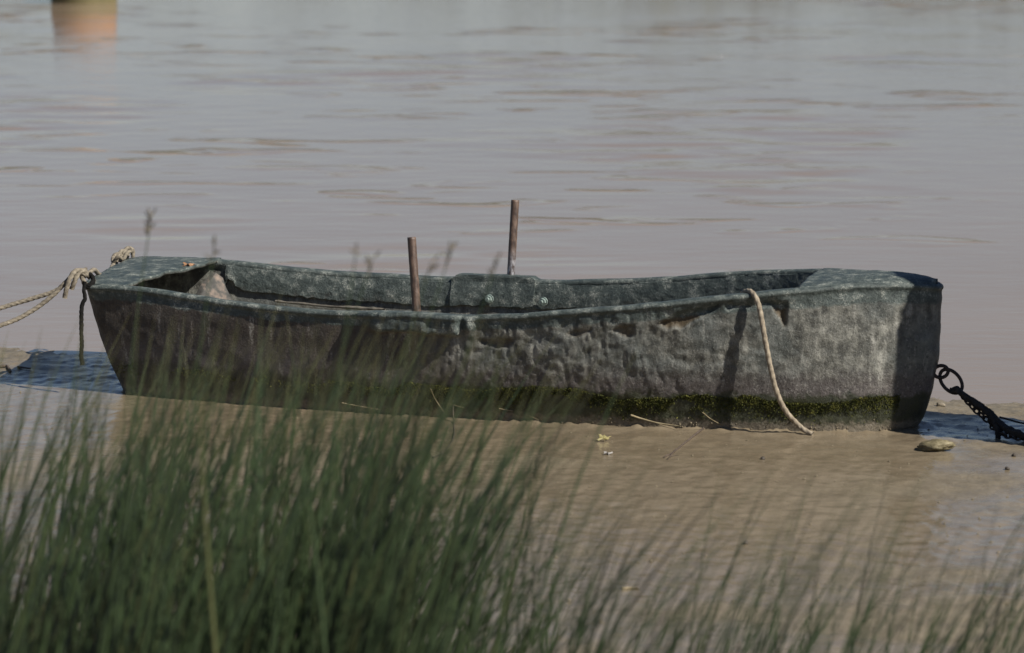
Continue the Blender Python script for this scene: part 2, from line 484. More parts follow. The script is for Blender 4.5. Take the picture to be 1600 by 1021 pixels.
# fine wobble of the rim line
TOP = TOP + np.c_[0 * TOP[:, 0], 0 * TOP[:, 0], 0.006 * fbm(TOP[:, 0] * 3.1, TOP[:, 1] * 3, 0.5, 3) * np.clip(np.abs(2.2 - TOP[:, 0]) * 2, 0.3, 1)]
K = 64
BE = sm(1.5, 2.15, TOP[:, 0])                # towards the bow the stem stands upright and tucks in low down
def wx(w):
    return w + BE * (max(w, 0) ** 0.33 - w if w > 0 else 0)
prof = []          # rows of points
rows_rim, rows_w = [], []
for k in range(K):
    w = -0.14 + 1.08 * (k / (K - 1))
    prof.append(BOT + (TOP - BOT) * np.c_[wx(w), wx(w), np.full(NP_, w)] + OUT * 0.022 * max(0, math.sin(math.pi * min(max(w, 0), 1))) * 0.9)
    rows_rim.append(sm(0.80, 0.94, w)); rows_w.append(w)
# rolled rim: out, up and over, then in
for dx, dz, rm in ((0.004, -0.026, 1), (0.009, -0.020, 1), (0.010, -0.013, 1), (0.007, -0.006, 1), (0.001, -0.001, 1), (-0.010, 0.001, 1), (-0.024, 0.001, 1),
                   (-0.040, 0.000, 1), (-0.054, -0.003, 1), (-0.061, -0.010, 1), (-0.062, -0.020, 1), (-0.058, -0.032, 0.9), (-0.050, -0.05, 0.7)):
    prof.append(TOP + OUT * dx + np.array([0, 0, dz]))
    rows_rim.append(rm); rows_w.append(1.0)
for w in np.linspace(0.88, 0.16, 12):
    prof.append(BOT + (TOP - BOT) * w - OUT * 0.045)
    rows_rim.append(0.25); rows_w.append(w)
Pf = np.array(prof)                         # rows x perimeter x 3
rimA = np.repeat(np.array(rows_rim)[:, None], NP_, 1)
wA = np.repeat(np.array(rows_w)[:, None], NP_, 1)
U, V_, Z = Pf[..., 0], Pf[..., 1], Pf[..., 2]
isside = (np.arange(len(Pf)) < K + 13)[:, None] & (np.arange(NP_) < n1)[None, :]
outer = (np.arange(len(Pf)) < K)[:, None] * np.ones((1, NP_))
dt = TOP[None, :, 2] - Z                     # depth below the rim
# dents, lumps, drips
fade = np.where(np.arange(len(Pf)) < K, 1.0, np.where(np.arange(len(Pf)) < K + 13, 0.35, 0.3))[:, None]
amp = 0.22 + 0.78 * sm(-0.25, 0.15, U) * (1 - 0.62 * sm(0.95, 1.35, U))
d = fade * (0.006 * fbm(U * 3.3, V_ * 3, Z * 5, 3) + amp * (0.0036 * fbm(U * 12, V_ * 9, Z * 17, 4) + 0.0021 * fbm(U * 52, V_ * 40, Z * 30, 3)))
rag = sm(-0.35, 0.2, U) * sm(2.0, 1.5, U)
d = d + outer * 0.0055 * rag * np.abs(fbm(U * 8, V_ * 4, Z * 14, 3)) * sm(0.15, 0.30, Z)
d = d - outer * amp * 0.003 * sm(0.35, 0.75, fbm(U * 40, V_ * 20, Z * 9, 2)) * sm(0.15, 0.28, Z)
# peeled hollows under the rim, its shade painted in, with a sharp upper lip
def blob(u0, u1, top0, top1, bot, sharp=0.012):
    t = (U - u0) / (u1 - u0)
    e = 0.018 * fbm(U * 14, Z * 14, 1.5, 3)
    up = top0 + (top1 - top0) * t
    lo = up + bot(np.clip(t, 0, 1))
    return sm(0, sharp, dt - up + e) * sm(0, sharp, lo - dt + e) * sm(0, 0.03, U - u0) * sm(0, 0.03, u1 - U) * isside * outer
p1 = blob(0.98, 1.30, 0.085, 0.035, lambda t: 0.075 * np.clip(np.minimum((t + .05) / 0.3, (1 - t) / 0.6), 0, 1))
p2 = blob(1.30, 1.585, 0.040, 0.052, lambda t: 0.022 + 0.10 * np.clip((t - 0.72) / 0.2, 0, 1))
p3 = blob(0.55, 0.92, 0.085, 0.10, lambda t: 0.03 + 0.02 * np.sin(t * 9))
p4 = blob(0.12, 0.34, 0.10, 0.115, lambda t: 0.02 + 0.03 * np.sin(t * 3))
peel_shade = np.clip(p1 + p2 + 0.6 * p3 + 0.5 * p4, 0, 1)
d = d - 0.022 * np.clip(p1 + p2, 0, 1) - 0.010 * np.clip(p3 + p4, 0, 1)
# the rim swells out over the hollows
lip = (sm(0.075, 0.03, dt) * sm(0.9, 1.1, U) * sm(1.75, 1.55, U)) * isside
d = d + 0.010 * lip * (np.arange(len(Pf)) < K + 6)[:, None]
# moulded oarlock pad on the near side, with a pinched knob at its right end
pad = sm(-0.50, -0.36, U - 0.9 * np.clip(dt - 0.02, 0, 0.09)) * sm(0.075, 0.055, U) * sm(0.105, 0.085, dt + 0.006 * fbm(U * 18, Z * 18, 0.0, 2)) * isside * (np.arange(len(Pf)) < K + 6)[:, None]
d = d + 0.040 * pad + 0.006 * pad * fbm(U * 16, Z * 16, 3.0, 3)
knob = np.exp(-((U - 0.105) ** 2 / 0.0007 + (dt - 0.045) ** 2 / 0.0012)) * isside * (np.arange(len(Pf)) < K + 4)[:, None]
d = d + 0.034 * knob
rimA = np.clip(np.maximum(rimA, pad * 0.85), 0, 1)
rimA = np.where((outer > 0), np.maximum(rimA, sm(0.10, 0.02, dt) * 0.75 * sm(0.2, -0.1, peel_shade)), rimA)
Pf = Pf + OUT[None] * d[..., None]
leftA = sm(0.25, -0.45, U + 0.25 * fbm(U * 5, V_ * 5, Z * 6, 2)) * outer
HULL_F = Pf.copy()
fcs = grid_faces(len(Pf), NP_, wrap_m=True)
hull = link('hull', Pf, fcs, MH, boat, attrs={'rim': rimA, 'hgt': np.where(outer > 0, Z, Z * 0 + 0.3), 'peel_shade': peel_shade, 'left': leftA})
# flip normals outwards if needed
def fix_normals(o):
    import bmesh
    b = bmesh.new(); b.from_mesh(o.data)
    bmesh.ops.recalc_face_normals(b, faces=b.faces)
    b.to_mesh(o.data); b.free()
for p in (hull,):
    fix_normals(p)

def pick(arr, val):
    return int(np.argmin(np.abs(arr - val)))
nearT, farT = TOP[:n1], TOP[n1 - 1:n1 + n2 - 1][::-1]
nearO, farO = OUT[:n1], OUT[n1 - 1:n1 + n2 - 1][::-1]
def side_at(arr, outs, u):
    """rim point and outward direction at distance u along the boat"""
    o = np.argsort(arr[:, 0])
    f = lambda a: np.array([np.interp(u, arr[o, 0], a[o, c]) for c in range(3)])
    n = f(outs)
    return f(arr), n / np.linalg.norm(n)
def rim_attrs(n, rim=1.0, left=0.0, h=0.5):
    return {'rim': np.full(n, rim), 'hgt': np.full(n, h), 'peel_shade': np.zeros(n), 'left': np.full(n, left)}

# floor
tq = np.linspace(0, 1, 60)
fl = []
for t in tq:
    a_, b_ = nb[int(t * (n1 - 1))], fb[int(t * (n2 - 1))]
    s = np.linspace(0.06, 0.94, 12)[:, None]
    p = a_ + (b_ - a_) * s
    fl.append(np.c_[p, 0.075 + 0.01 * fbm(p[:, 0] * 6, p[:, 1] * 6, 0, 2)])
fl = np.array(fl)
link('floor', fl, grid_faces(60, 12), MWOOD, boat)

# decks: a sheet with thickness from the end of the boat to the edge of the opening
def deck(name, tN, tF, nseg, edge_noise, end=None, rise=0.0, curl=None):
    na, nb_ = 60, 40
    g = np.zeros((na, nb_, 3))
    s = np.linspace(0, 1, nb_)
    for i in range(na):
        t = i / (na - 1)
        pn, on = side_at(nearT, nearO, tN[0] + (tN[1] - tN[0]) * t)
        pf_, of = side_at(farT, farO, tF[0] + (tF[1] - tF[0]) * t)
        a_ = pn - on * 0.016 + [0, 0, 0.0025]
        b_ = pf_ - of * 0.016 + [0, 0, 0.0025]
        g[i] = a_ + (b_ - a_) * s[:, None]
        g[i, :, 2] += rise * np.sin(math.pi * s) ** 0.8
    g[..., 2] += 0.004 * fbm(g[..., 0] * 9, g[..., 1] * 9, 0.0, 4) * np.sin(math.pi * s)[None] ** 0.5
    dirn = np.sign(tN[1] - tN[0])
    e = edge_noise * fbm(s * 9, 0 * s + 3.0, 0, 4)
    for i in range(na):
        w = sm(0.8, 1.0, i / (na - 1))
        g[i, :, 0] += dirn * w * e
        if curl is not None:
            g[i, :, 2] += w * curl(s)
    bot = g.copy(); bot[..., 2] -= 0.018
    V = np.vstack([g.reshape(-1, 3), bot.reshape(-1, 3)])
    n = na * nb_
    F = grid_faces(na, nb_).tolist() + (grid_faces(na, nb_, flip=True) + n).tolist()
    ed = [(na - 1) * nb_ + j for j in range(nb_)]
    for j in range(nb_ - 1):
        F.append([ed[j], ed[j + 1], ed[j + 1] + n, ed[j] + n])
    for i in range(na - 1):
        for j in (0, nb_ - 1):
            F.append([i * nb_ + j, (i + 1) * nb_ + j, (i + 1) * nb_ + j + n, i * nb_ + j + n])
    for j in range(nb_ - 1):
        F.append([j, j + 1, j + 1 + n, j + n])
    i_ = np.repeat(np.arange(na), nb_) / (na - 1)
    rimv = np.r_[np.full(n, 0.9), np.full(n, 0.2)]
    o = link(name, V, F, MH, boat, attrs={'rim': rimv, 'hgt': np.full(2 * n, 0.5), 'peel_shade': np.zeros(2 * n), 'left': np.zeros(2 * n)})
    fix_normals(o)
    return o, g
stern, SG = deck('stern_deck', (-1.985, -1.77), (-2.29, -1.78), 0, 0.010, rise=0.012, curl=lambda s: 0.010 * np.sin(s * 7) * s)
bow, BG = deck('bow_deck', (2.213, 1.625), (2.213, 1.54), 0, 0.004, rise=0.022)

# inner strake on both sides: the thick band inside the rim, ragged lower edge
def strake(arr, outs, u0, u1, n=300, seed=0.0):
    us = np.linspace(u0, u1, n)
    R0 = np.array([side_at(arr, outs, u)[0] for u in us]); Oo = np.array([side_at(arr, outs, u)[1] for u in us])
    R0 = np.stack([np.convolve(np.pad(R0[:, c], 6, 'edge'), np.ones(13) / 13, 'valid') for c in range(3)], 1)
    low = 0.142 + 0.006 * fbm(us * 3, us * 0 + seed, 0, 3) + 0.005 * fbm(us * 28, us * 0 + seed, 2, 3)
    low = low - 0.05 * sm(0.16, 0.0, us - u0) * (1 + 0.5 * fbm(us * 30, us * 0, 4, 2))
    rows, m = [], 26
    for j in range(m):
        t = j / (m - 1)
        z = -0.016 - (low - 0.016) * t
        off = 0.062 + 0.024 * t + 0.004 * math.sin(math.pi * t) + 0.003 * fbm(us * 5, np.full(n, t * 0.8), seed, 2) + 0.0012 * fbm(us * 50, np.full(n, t * 7), seed, 2)
        rows.append(R0 - Oo * off[:, None] + np.c_[0 * us, 0 * us, z])
    rows.append(rows[-1] + Oo * 0.020)
    rows.append(rows[0] + Oo * 0.012 + [0, 0, -0.03])
    V = np.array(rows)
    o = link('inner_strake', V, grid_faces(len(rows), n, wrap_n=True), MH, boat,
             attrs={'rim': np.repeat((np.r_[np.linspace(1.0, 0.55, m), 0.2, 0.2])[:, None], n, 1), 'hgt': np.full(V.shape[:2], 0.5), 'peel_shade': np.zeros(V.shape[:2]), 'left': np.zeros(V.shape[:2])})
    fix_normals(o)
    return V
FSV = strake(farT, farO, -1.76, 1.60, seed=1.0)
strake(nearT, nearO, -1.70, 1.60, seed=5.0)

# raised oarlock block on the far rim, bolts through the strake below it
def far_block():
    us = np.linspace(-0.505, -0.04, 70)
    fr = [(-(0.069 + 0.024 * t + 0.004 * math.sin(math.pi * t)), -0.02 - 0.118 * t) for t in (0.0, 0.25, 0.5, 0.75, 1.0)]
    prof = [(-0.004, -0.02), (-0.004, 0.012), (-0.008, 0.014), (-0.058, 0.014), (-0.064, 0.012), (-0.067, 0.004)] + fr + [(-0.070, -0.138)]
    m = len(prof)
    V = np.zeros((70, m, 3))
    for i, u in enumerate(us):
        p, o = side_at(farT, farO, u)
        k = sm(0, 0.03, u - us[0]) * sm(0, 0.03, us[-1] - u)
        for j, (a_, z_) in enumerate(prof):
            V[i, j] = p + o * (a_ + 0.002 * vnoise(u * 22, j * 1.3, 2.0)) + [0, 0, (z_ + 0.002) * (k if z_ > 0 else 1) + 0.003 * vnoise(u * 9, 0.0, 1.0) + (0.006 * vnoise(u * 40, 4.0, 1.0) if z_ < -0.13 else 0)]
    F = grid_faces(70, m, wrap_m=True).tolist() + [list(range(m)), list(range(69 * m, 70 * m))]
    o = link('oarlock_block', V, F, MH, boat, smooth=False, attrs={'rim': np.tile(np.array([1, 1, 1, 1, 1, .9] + [.7] * 6), 70), 'hgt': np.full(70 * m, 0.5), 'peel_shade': np.zeros(70 * m), 'left': np.zeros(70 * m)})
    fix_normals(o)
far_block()
MBOLT = mat_simple('verdigris_bolt', ((0.3, (0.10, 0.13, 0.12)), (0.6, (0.26, 0.32, 0.29))), 60)
def bolt(u, dz):
    p, o = side_at(farT, farO, u)
    base = p - o * 0.091 + np.array([0, 0, dz])
    parts = [tube(np.array([base, base - o * 0.007]), 0.023, 14)]
    parts.append(tube(np.array([base - o * 0.005, base - o * 0.022]), 0.0175, 6))
    parts.append(tube(np.array([base - o * 0.016, base - o * 0.036]), 0.009, 10))
    V, F = join(parts)
    o_ = link('bolt', V, F, MBOLT, boat, smooth=False)
    fix_normals(o_)
def uv_on_far(px, py, dz):
    z = 0.505 + dz
    for _ in range(8):
        P = w2b(on_z(px, py, z)[None])[0]
        z = side_at(farT, farO, P[0])[0][2] + dz
    return P[0]
def u_far_plane(px, off=0.085):
    """where along the far inner face a picture column falls"""
    best = min(np.linspace(-1.6, 1.5, 400), key=lambda u: abs(proj(b2w(side_at(farT, farO, u)[0] - side_at(farT, farO, u)[1] * off))[0] - px))
    return best
def proj(P):
    v = np.asarray(P) - CAM
    z = v @ AX_F
    return 800 + FPX * (v @ AX_R) / z, 510.5 - FPX * (v @ AX_U) / z
for px in (765, 850):
    bolt(u_far_plane(px), -0.100)

# thole pins
def pin(base, top, r, worn):
    C = np.linspace(base, top, 40)
    V, F = tube(C, r, 20, rough=0.03)
    n = len(V)
    t = np.r_[np.repeat(np.linspace(0, 1, 40), 20), 0, 1]
    o = link('thole_pin', V, F, MPIN, boat, attrs={'worn': worn(t)})
    fix_normals(o)
pn = w2b(at_depth(651, 489, b2w(side_at(nearT, nearO, -0.20)[0] - side_at(nearT, nearO, -0.2)[1] * 0.03))[None])[0]
P0 = b2w(pn)
pin(w2b(at_depth(652, 500, P0)[None])[0], w2b(at_depth(643, 371, P0)[None])[0], 0.0205, lambda t: 0.0 * t)
pf_, of_ = side_at(farT, farO, -0.27)
P0 = b2w(pf_ - of_ * 0.035)
pin(w2b(at_depth(798, 436, P0)[None])[0], w2b(at_depth(805, 313, P0)[None])[0], 0.0205, lambda t: sm(0.42, 0.12, t))

# pieces inside at the stern: a torn knee and a stringer
kx = [(300, 470), (352, 402), (372, 430), (385, 466)]
kp = b2w(side_at(farT, farO, -1.55)[0] - side_at(farT, farO, -1.55)[1] * 0.30)
def slab(name, pts, thick, mat, nsub=0):
    P = np.array(pts)
    nn = np.cross(P[1] - P[0], P[2] - P[0]); nn /= np.linalg.norm(nn)
    n = len(P)
    V = np.vstack([P, P + nn * thick])
    F = [list(range(n)), list(range(2 * n - 1, n - 1, -1))] + [[i, (i + 1) % n, (i + 1) % n + n, i + n] for i in range(n)]
    o = link(name, V, F, mat, boat, smooth=False)
    fix_normals(o)
    return o
fk, ok_ = side_at(farT, farO, -1.63)
slab('knee', [w2b(at_depth(x, y, b2w(fk - ok_ * dd))[None])[0] for x, y, dd in ((298, 474, .34), (314, 445, .26), (331, 426, .17), (342, 434, .14), (347, 450, .2), (362, 478, .26))], 0.025,
     mat_simple('bare_knee', ((0.35, (0.035, 0.034, 0.030)), (0.52, (0.07, 0.066, 0.058)), (0.70, (0.24, 0.18, 0.14))), 16, rough=0.8, bscale=60, bdist=0.006))
sp = np.array([side_at(farT, farO, u)[0] - side_at(farT, farO, u)[1] * 0.11 + [0, 0, -0.172] for u in np.linspace(-1.45, -0.85, 40)])
V, F = tube(sp, 0.007 + 0.003 * fbm(np.linspace(0, 9, 40), np.zeros(40), 0, 2), 6, rough=0.2)
link('stringer', V, F, mat_simple('grey_stringer', ((0.3, (0.05, 0.046, 0.038)), (0.7, (0.17, 0.15, 0.12))), 30), boat)

# moss along the foot of the near side, many tiny blades on the hull surface
def moss():
    n = 34000
    i = rng.integers(4, n1 - 30, n)
    P_ = HULL_F[:K, :, :]
    wrow = np.array(rows_w[:K])
    uu = TOP[i, 0]
    topz = 0.166 + 0.022 * fbm(uu * 5, uu * 0, 3.0, 4) - 0.02 * sm(0.0, -0.6, uu)
    h = topz - np.abs(rng.normal(0, 0.040, n))
    keep = (h > 0.030) & (fbm(uu * 7, h * 16, 1.0, 3) > -0.25 - 0.3 * (h > topz - 0.03)) & (rng.random(n) < 0.12 + 0.88 * sm(-0.9, 0.0, uu)) 
    i, h = i[keep], h[keep]
    w = h / TOP[i, 2]
    k = np.clip(((w + 0.14) / 1.08 * (K - 1)), 0, K - 2)
    k0 = k.astype(int); f = (k - k0)[:, None]
    p = P_[k0, i] * (1 - f) + P_[k0 + 1, i] * f
    m = len(p)
    o = OUT[i]
    tdir = np.c_[rng.normal(0, 0.6, m), rng.normal(0, 0.3, m), rng.normal(-0.15, 0.7, m)] + o * rng.uniform(0.4, 1.1, (m, 1))
    tdir /= np.linalg.norm(tdir, axis=1)[:, None]
    L = rng.uniform(0.004, 0.013, (m, 1))
    sd = np.cross(tdir, rng.normal(0, 1, (m, 3))); sd /= np.linalg.norm(sd, axis=1)[:, None]
    wd = rng.uniform(0.0012, 0.0032, (m, 1))
    p = p - o * 0.001
    V = np.stack([p - sd * wd, p + sd * wd, p + tdir * L * 0.6 + sd * wd * 0.8, p + tdir * L], 1).reshape(-1, 3)
    F = np.arange(m * 4).reshape(-1, 4)
    mm = M('moss')
    c = mm.ramp(mm.noise(30, 5, 0.6), (0.32, (0.022, 0.026, 0.006)), (0.5, (0.068, 0.072, 0.014)), (0.68, (0.145, 0.138, 0.030)))
    o_ = link('moss', V, F, mm.out(c, 0.8, None, 0.2), boat, smooth=False)
    tag(o_, kind='stuff')
moss()
def silt_fringe():
    """little clods of silt clinging where the hull meets the mud"""
    parts = []
    for _ in range(170):
        i = int(rng.integers(20, n1 - 20))
        z = abs(rng.normal(0, 0.026))
        k = min(int((z / TOP[i, 2] + 0.14) / 1.08 * (K - 1)), K - 1)
        p = HULL_F[k, i] + OUT[i] * 0.002
        r = rng.uniform(0.002, 0.006)
        a = rng.normal(0, 1, (8, 3)); a /= np.linalg.norm(a, axis=1)[:, None]
        o = np.array([[1, 0, 0], [-1, 0, 0], [0, 1, 0], [0, -1, 0], [0, 0, 1.7], [0, 0, -1]]) * r * rng.uniform(0.6, 1.4, (6, 1)) + p
        parts.append((o, [[0, 2, 4], [2, 1, 4], [1, 3, 4], [3, 0, 4], [2, 0, 5], [1, 2, 5], [3, 1, 5], [0, 3, 5]]))
    V, F = join(parts)
    tag(link('clinging_silt', V, F, MMUD, boat, attrs={'wet': np.full(len(V), 0.2)}), kind='stuff')
silt_fringe()

# ------------------------------------------------------------------ ropes and chain
def rope_obj(name, C, r, mat, label=None, cat=None, strands=3, pitch=None, parent=None, step=0.004, rough=0.05):
    L = np.linalg.norm(np.diff(spline(C, 200), axis=0), axis=1).sum()
    C = spline(C, max(12, int(L / step)))
    V, F = tube(C, r, 18, strands, pitch or r * 7.5, rough)
    o = link(name, V, F, mat, parent)
    if label:
        tag(o, label, cat)
    return o
# pale mooring rope: stake -> stern corner, wraps, along the transom, knot at the far corner
cn = b2w(TOP[0])                      # near stern corner
cf = b2w(farT[0])
Dn = float((cn - CAM) @ AX_F)
Df = float((cf - CAM) @ AX_F)
moor = empty('mooring_rope', cn)
tag(moor, 'pale laid mooring rope, doubled, tied round the left end of the boat', 'rope')
def mr(name, pts, r=0.0125):
    P = [at_depth(x, y, d_) for x, y, d_ in pts]
    C = spline(np.array(P) - cn, max(14, int(np.linalg.norm(np.diff(np.array(P), axis=0), axis=1).sum() * 1.1 / 0.004)))
    V, F = tube(C, r * 0.92, 18, 3, 0.085, 0.05)
    return link(name, V, F, MROPE, moor)
mr('strand', [(-330, 575, Dn - .5), (-150, 531, Dn - .3), (0, 482, Dn - .1), (50, 467, Dn - .06), (90, 453, Dn - .05), (112, 432, Dn - .05), (128, 425, Dn - .02), (143, 430, Dn + .02)])
mr('strand', [(-330, 590, Dn - .55), (-150, 556, Dn - .35), (0, 509, Dn - .14), (45, 489, Dn - .1), (80, 464, Dn - .09), (104, 440, Dn - .08), (120, 427, Dn - .05), (136, 431, Dn - .02)])
mr('loop', [(140, 434, Dn), (131, 424, Dn - .03), (118, 424, Dn - .07), (109, 436, Dn - .10), (104, 452, Dn - .10), (101, 466, Dn - .09)], 0.0135)
mr('loop', [(142, 432, Dn + .02), (134, 426, Dn - .02), (125, 425, Dn - .05), (119, 434, Dn - .07), (115, 444, Dn - .07), (112, 452, Dn - .06)], 0.0135)
mr('loop', [(147, 438, Dn + .02), (138, 447, Dn - .03), (131, 440, Dn - .05), (127, 428, Dn + .0), (134, 421, Dn + .04)], 0.0125)
mr('strand', [(138, 428, Dn + .10), (147, 422, Dn + .2), (156, 430, Dn + .35), (168, 428, Dn + .65), (178, 413, Df - .1)], 0.0125)
kn = []
for k in range(46):
    t = k / 45
    a = t * 2 * math.pi * 3.2
    kn.append((177 + 28 * t + 5 * math.cos(a), 409 - 15 * t + 6.5 * math.sin(a) - 2, Df - 0.10 + 0.12 * t + 0.025 * math.cos(a + 1)))
mr('knot', kn, 0.011)
mr('knot', [(176, 413, Df - .12), (184, 402, Df - .14), (193, 405, Df - .12), (198, 396, Df - .1), (206, 393, Df - .06), (208, 402, Df - .05)], 0.011)
wrapC = []
for k in range(40):
    a = k / 39 * 2 * math.pi * 2.4
    wrapC.append(w2b(np.array([0, 0, 0.]))[0:3] * 0 + at_depth(138 + 8 * math.cos(a), 436 + 9 * math.sin(a) + k * 0.1, Dn - 0.03 - 0.02 * math.sin(a)))
rope_obj('black_lashing', wrapC, 0.010, MCORD, 'short black lashing wrapped round the left corner of the boat', 'lashing', rough=0.1)
rope_obj('hanging_cord', [at_depth(x, y, Dn - .06) for x, y in ((133, 440), (131, 452), (133, 466), (128, 478), (127, 500), (127, 522), (128, 540), (127, 556), (129, 571))], 0.0105, MCORD,
         'black frayed cord hanging straight down from the left end of the boat', 'cord', rough=0.22)
# stake the rope runs to, beyond the left edge
sx = at_depth(-335, 590, Dn - .5)
sz = float(mud_height(np.array([sx[0]]), np.array([sx[1]]))[0][0])
V, F = tube(spline([[sx[0] - .03, sx[1], sz - 0.3], [sx[0], sx[1], sz + .2], [sx[0] + .03, sx[1], 0.55]], 30), np.linspace(0.05, 0.045, 30), 14, rough=0.15)
tag(link('mooring_stake', V, F, MWOOD), 'wooden mooring stake in the mud left of the boat', 'stake')

# tan rope over the near rim
p_rim, o_rim = side_at(nearT, nearO, 1.345)
Pr = b2w(p_rim)
Dr = float((Pr - CAM) @ AX_F)
gend = on_z(1270, 679, 0.004)
Dg = float((gend - CAM) @ AX_F)
rp = [(1160, 459, Dr + .08), (1166, 455.5, Dr + .045), (1173, 456, Dr + .0), (1180, 464, Dr - .035), (1186, 479, Dr - .045), (1191, 505, Dr - .05), (1197, 540, Dr - .04), (1205, 580, Dr - .02), (1214, 614, Dr + .0), (1228, 643, Dr + .03), (1247, 664, Dr + .07), (1258, 673, Dg + .015), (1270, 679, Dg)]
rope_obj('tan_rope', [at_depth(*q) for q in rp], 0.0122, MROPE2, 'tan rope draped over the near side of the boat down to the mud', 'rope', pitch=0.11)

# chain at the bow
Pb = b2w(np.array([2.20, 0.0, 0.26]))
Db = float((Pb - CAM) @ AX_F)
chain = empty('mooring_chain', at_depth(1485, 596, Db))
tag(chain, 'rusty mooring chain with large ring fixed to the right end of the boat', 'chain')
c0 = np.array(chain.location)
def torus(center, ax1, ax2, r1, r2, rt, n=36, m=10):
    a = np.linspace(0, 2 * math.pi, n, endpoint=False)
    C = center + np.cos(a)[:, None] * ax1 * r1 + np.sin(a)[:, None] * ax2 * r2
    nn = np.cross(ax1, ax2); nn /= np.linalg.norm(nn)
    b = np.linspace(0, 2 * math.pi, m, endpoint=False)
    rad = np.cos(a)[:, None] * ax1 / max(r1, 1e-6) + np.sin(a)[:, None] * ax2 / max(r2, 1e-6)
    rad /= np.linalg.norm(rad, axis=1)[:, None]
    V = C[:, None] + rt * (np.cos(b)[None, :, None] * rad[:, None] + np.sin(b)[None, :, None] * nn)
    return V.reshape(-1, 3), grid_faces(n, m, True, True)
def unit(v):
    v = np.asarray(v, float)
    return v / np.linalg.norm(v)
V, F = torus(at_depth(1470, 581, Db) - c0, unit([1, -.3, 0.1]), unit([0, 0.1, 1]), 0.034, 0.028, 0.0085)
link('eye', V, F, MIRON, chain)
d1 = unit(at_depth(1500, 618, Db - .03) - at_depth(1471, 586, Db))
V, F = torus(at_depth(1486, 596, Db - .01) - c0, d1, unit(np.cross(d1, [0.25, 1, 0.15])), 0.064, 0.043, 0.0085, 44)
link('ring', V, F, MIRON, chain)
cl = spline([at_depth(x, y, d_) for x, y, d_ in ((1497, 609, Db - .03), (1505, 619, Db - .04), (1522, 639, Db - .07), (1545, 659, Db - .12), (1560, 676, Db - .2), (1590, 684, Db - .3), (1640, 690, Db - .42), (1760, 700, Db - .55), (1850, 690, Db - .6))], 600)
s_ = np.r_[0, np.cumsum(np.linalg.norm(np.diff(cl, axis=0), axis=1))]
pitch_l = 0.031
link_mesh = None
for k in range(int(s_[-1] / pitch_l)):
    c = np.array([np.interp(k * pitch_l + 0.012, s_, cl[:, j]) for j in range(3)])
    c2 = np.array([np.interp(k * pitch_l + 0.022, s_, cl[:, j]) for j in range(3)])
    t = unit(c2 - c)
    e1 = unit(np.cross(t, [0.2, 0.9, 0.5])); e2 = np.cross(t, e1)
    sd = unit(e1 + 0.25 * e2) if k % 2 else unit(e2 - 0.25 * e1)
    if link_mesh is None:
        V, F = torus(np.zeros(3), np.array([1, 0, 0.]), np.array([0, 1, 0.]), 0.0205, 0.0125, 0.0048, 16, 7)
        lo_ = link('link', V, F, MIRON, chain); link_mesh = lo_.data
    else:
        lo_ = bpy.data.objects.new('link', link_mesh); COL.objects.link(lo_); lo_.parent = chain
    from mathutils import Matrix
    nz = np.cross(t, sd)
    Mx = Matrix(((t[0], sd[0], nz[0], c[0] - c0[0]), (t[1], sd[1], nz[1], c[1] - c0[1]), (t[2], sd[2], nz[2], c[2] - c0[2]), (0, 0, 0, 1)))
    lo_.matrix_local = Mx
# dark rope running with the chain
dr = [(1487, 611, Db - .03), (1496, 610, Db - .05), (1510, 621, Db - .06), (1530, 634, Db - .09), (1550, 650, Db - .13), (1567, 666, Db - .2), (1585, 676, Db - .28), (1610, 683, Db - .36), (1660, 690, Db - .45), (1760, 704, Db - .55)]
rope_obj('dark_rope', [at_depth(*q) for q in dr], np.float64(0.017), MDARK, 'thick dark rope running beside the rusty chain at the right end', 'rope', strands=2, pitch=0.12, rough=0.35)
rope_obj('rope_tail', [at_depth(*q) for q in ((1548, 652, Db - .15), (1556, 662, Db - .17), (1560, 672, Db - .2), (1559, 684, Db - .2))], np.float64(0.016), MDARK, 'ragged dark rope end hanging below the chain onto the mud', 'rope end', strands=2, rough=0.5)
rope_obj('thin_line', [at_depth(*q) for q in ((1562, 652, Db - .1), (1580, 657, Db - .08), (1600, 662, Db - .06), (1660, 672, Db))], 0.0045, MDARK, 'thin dark line running off to the right above the chain', 'line')

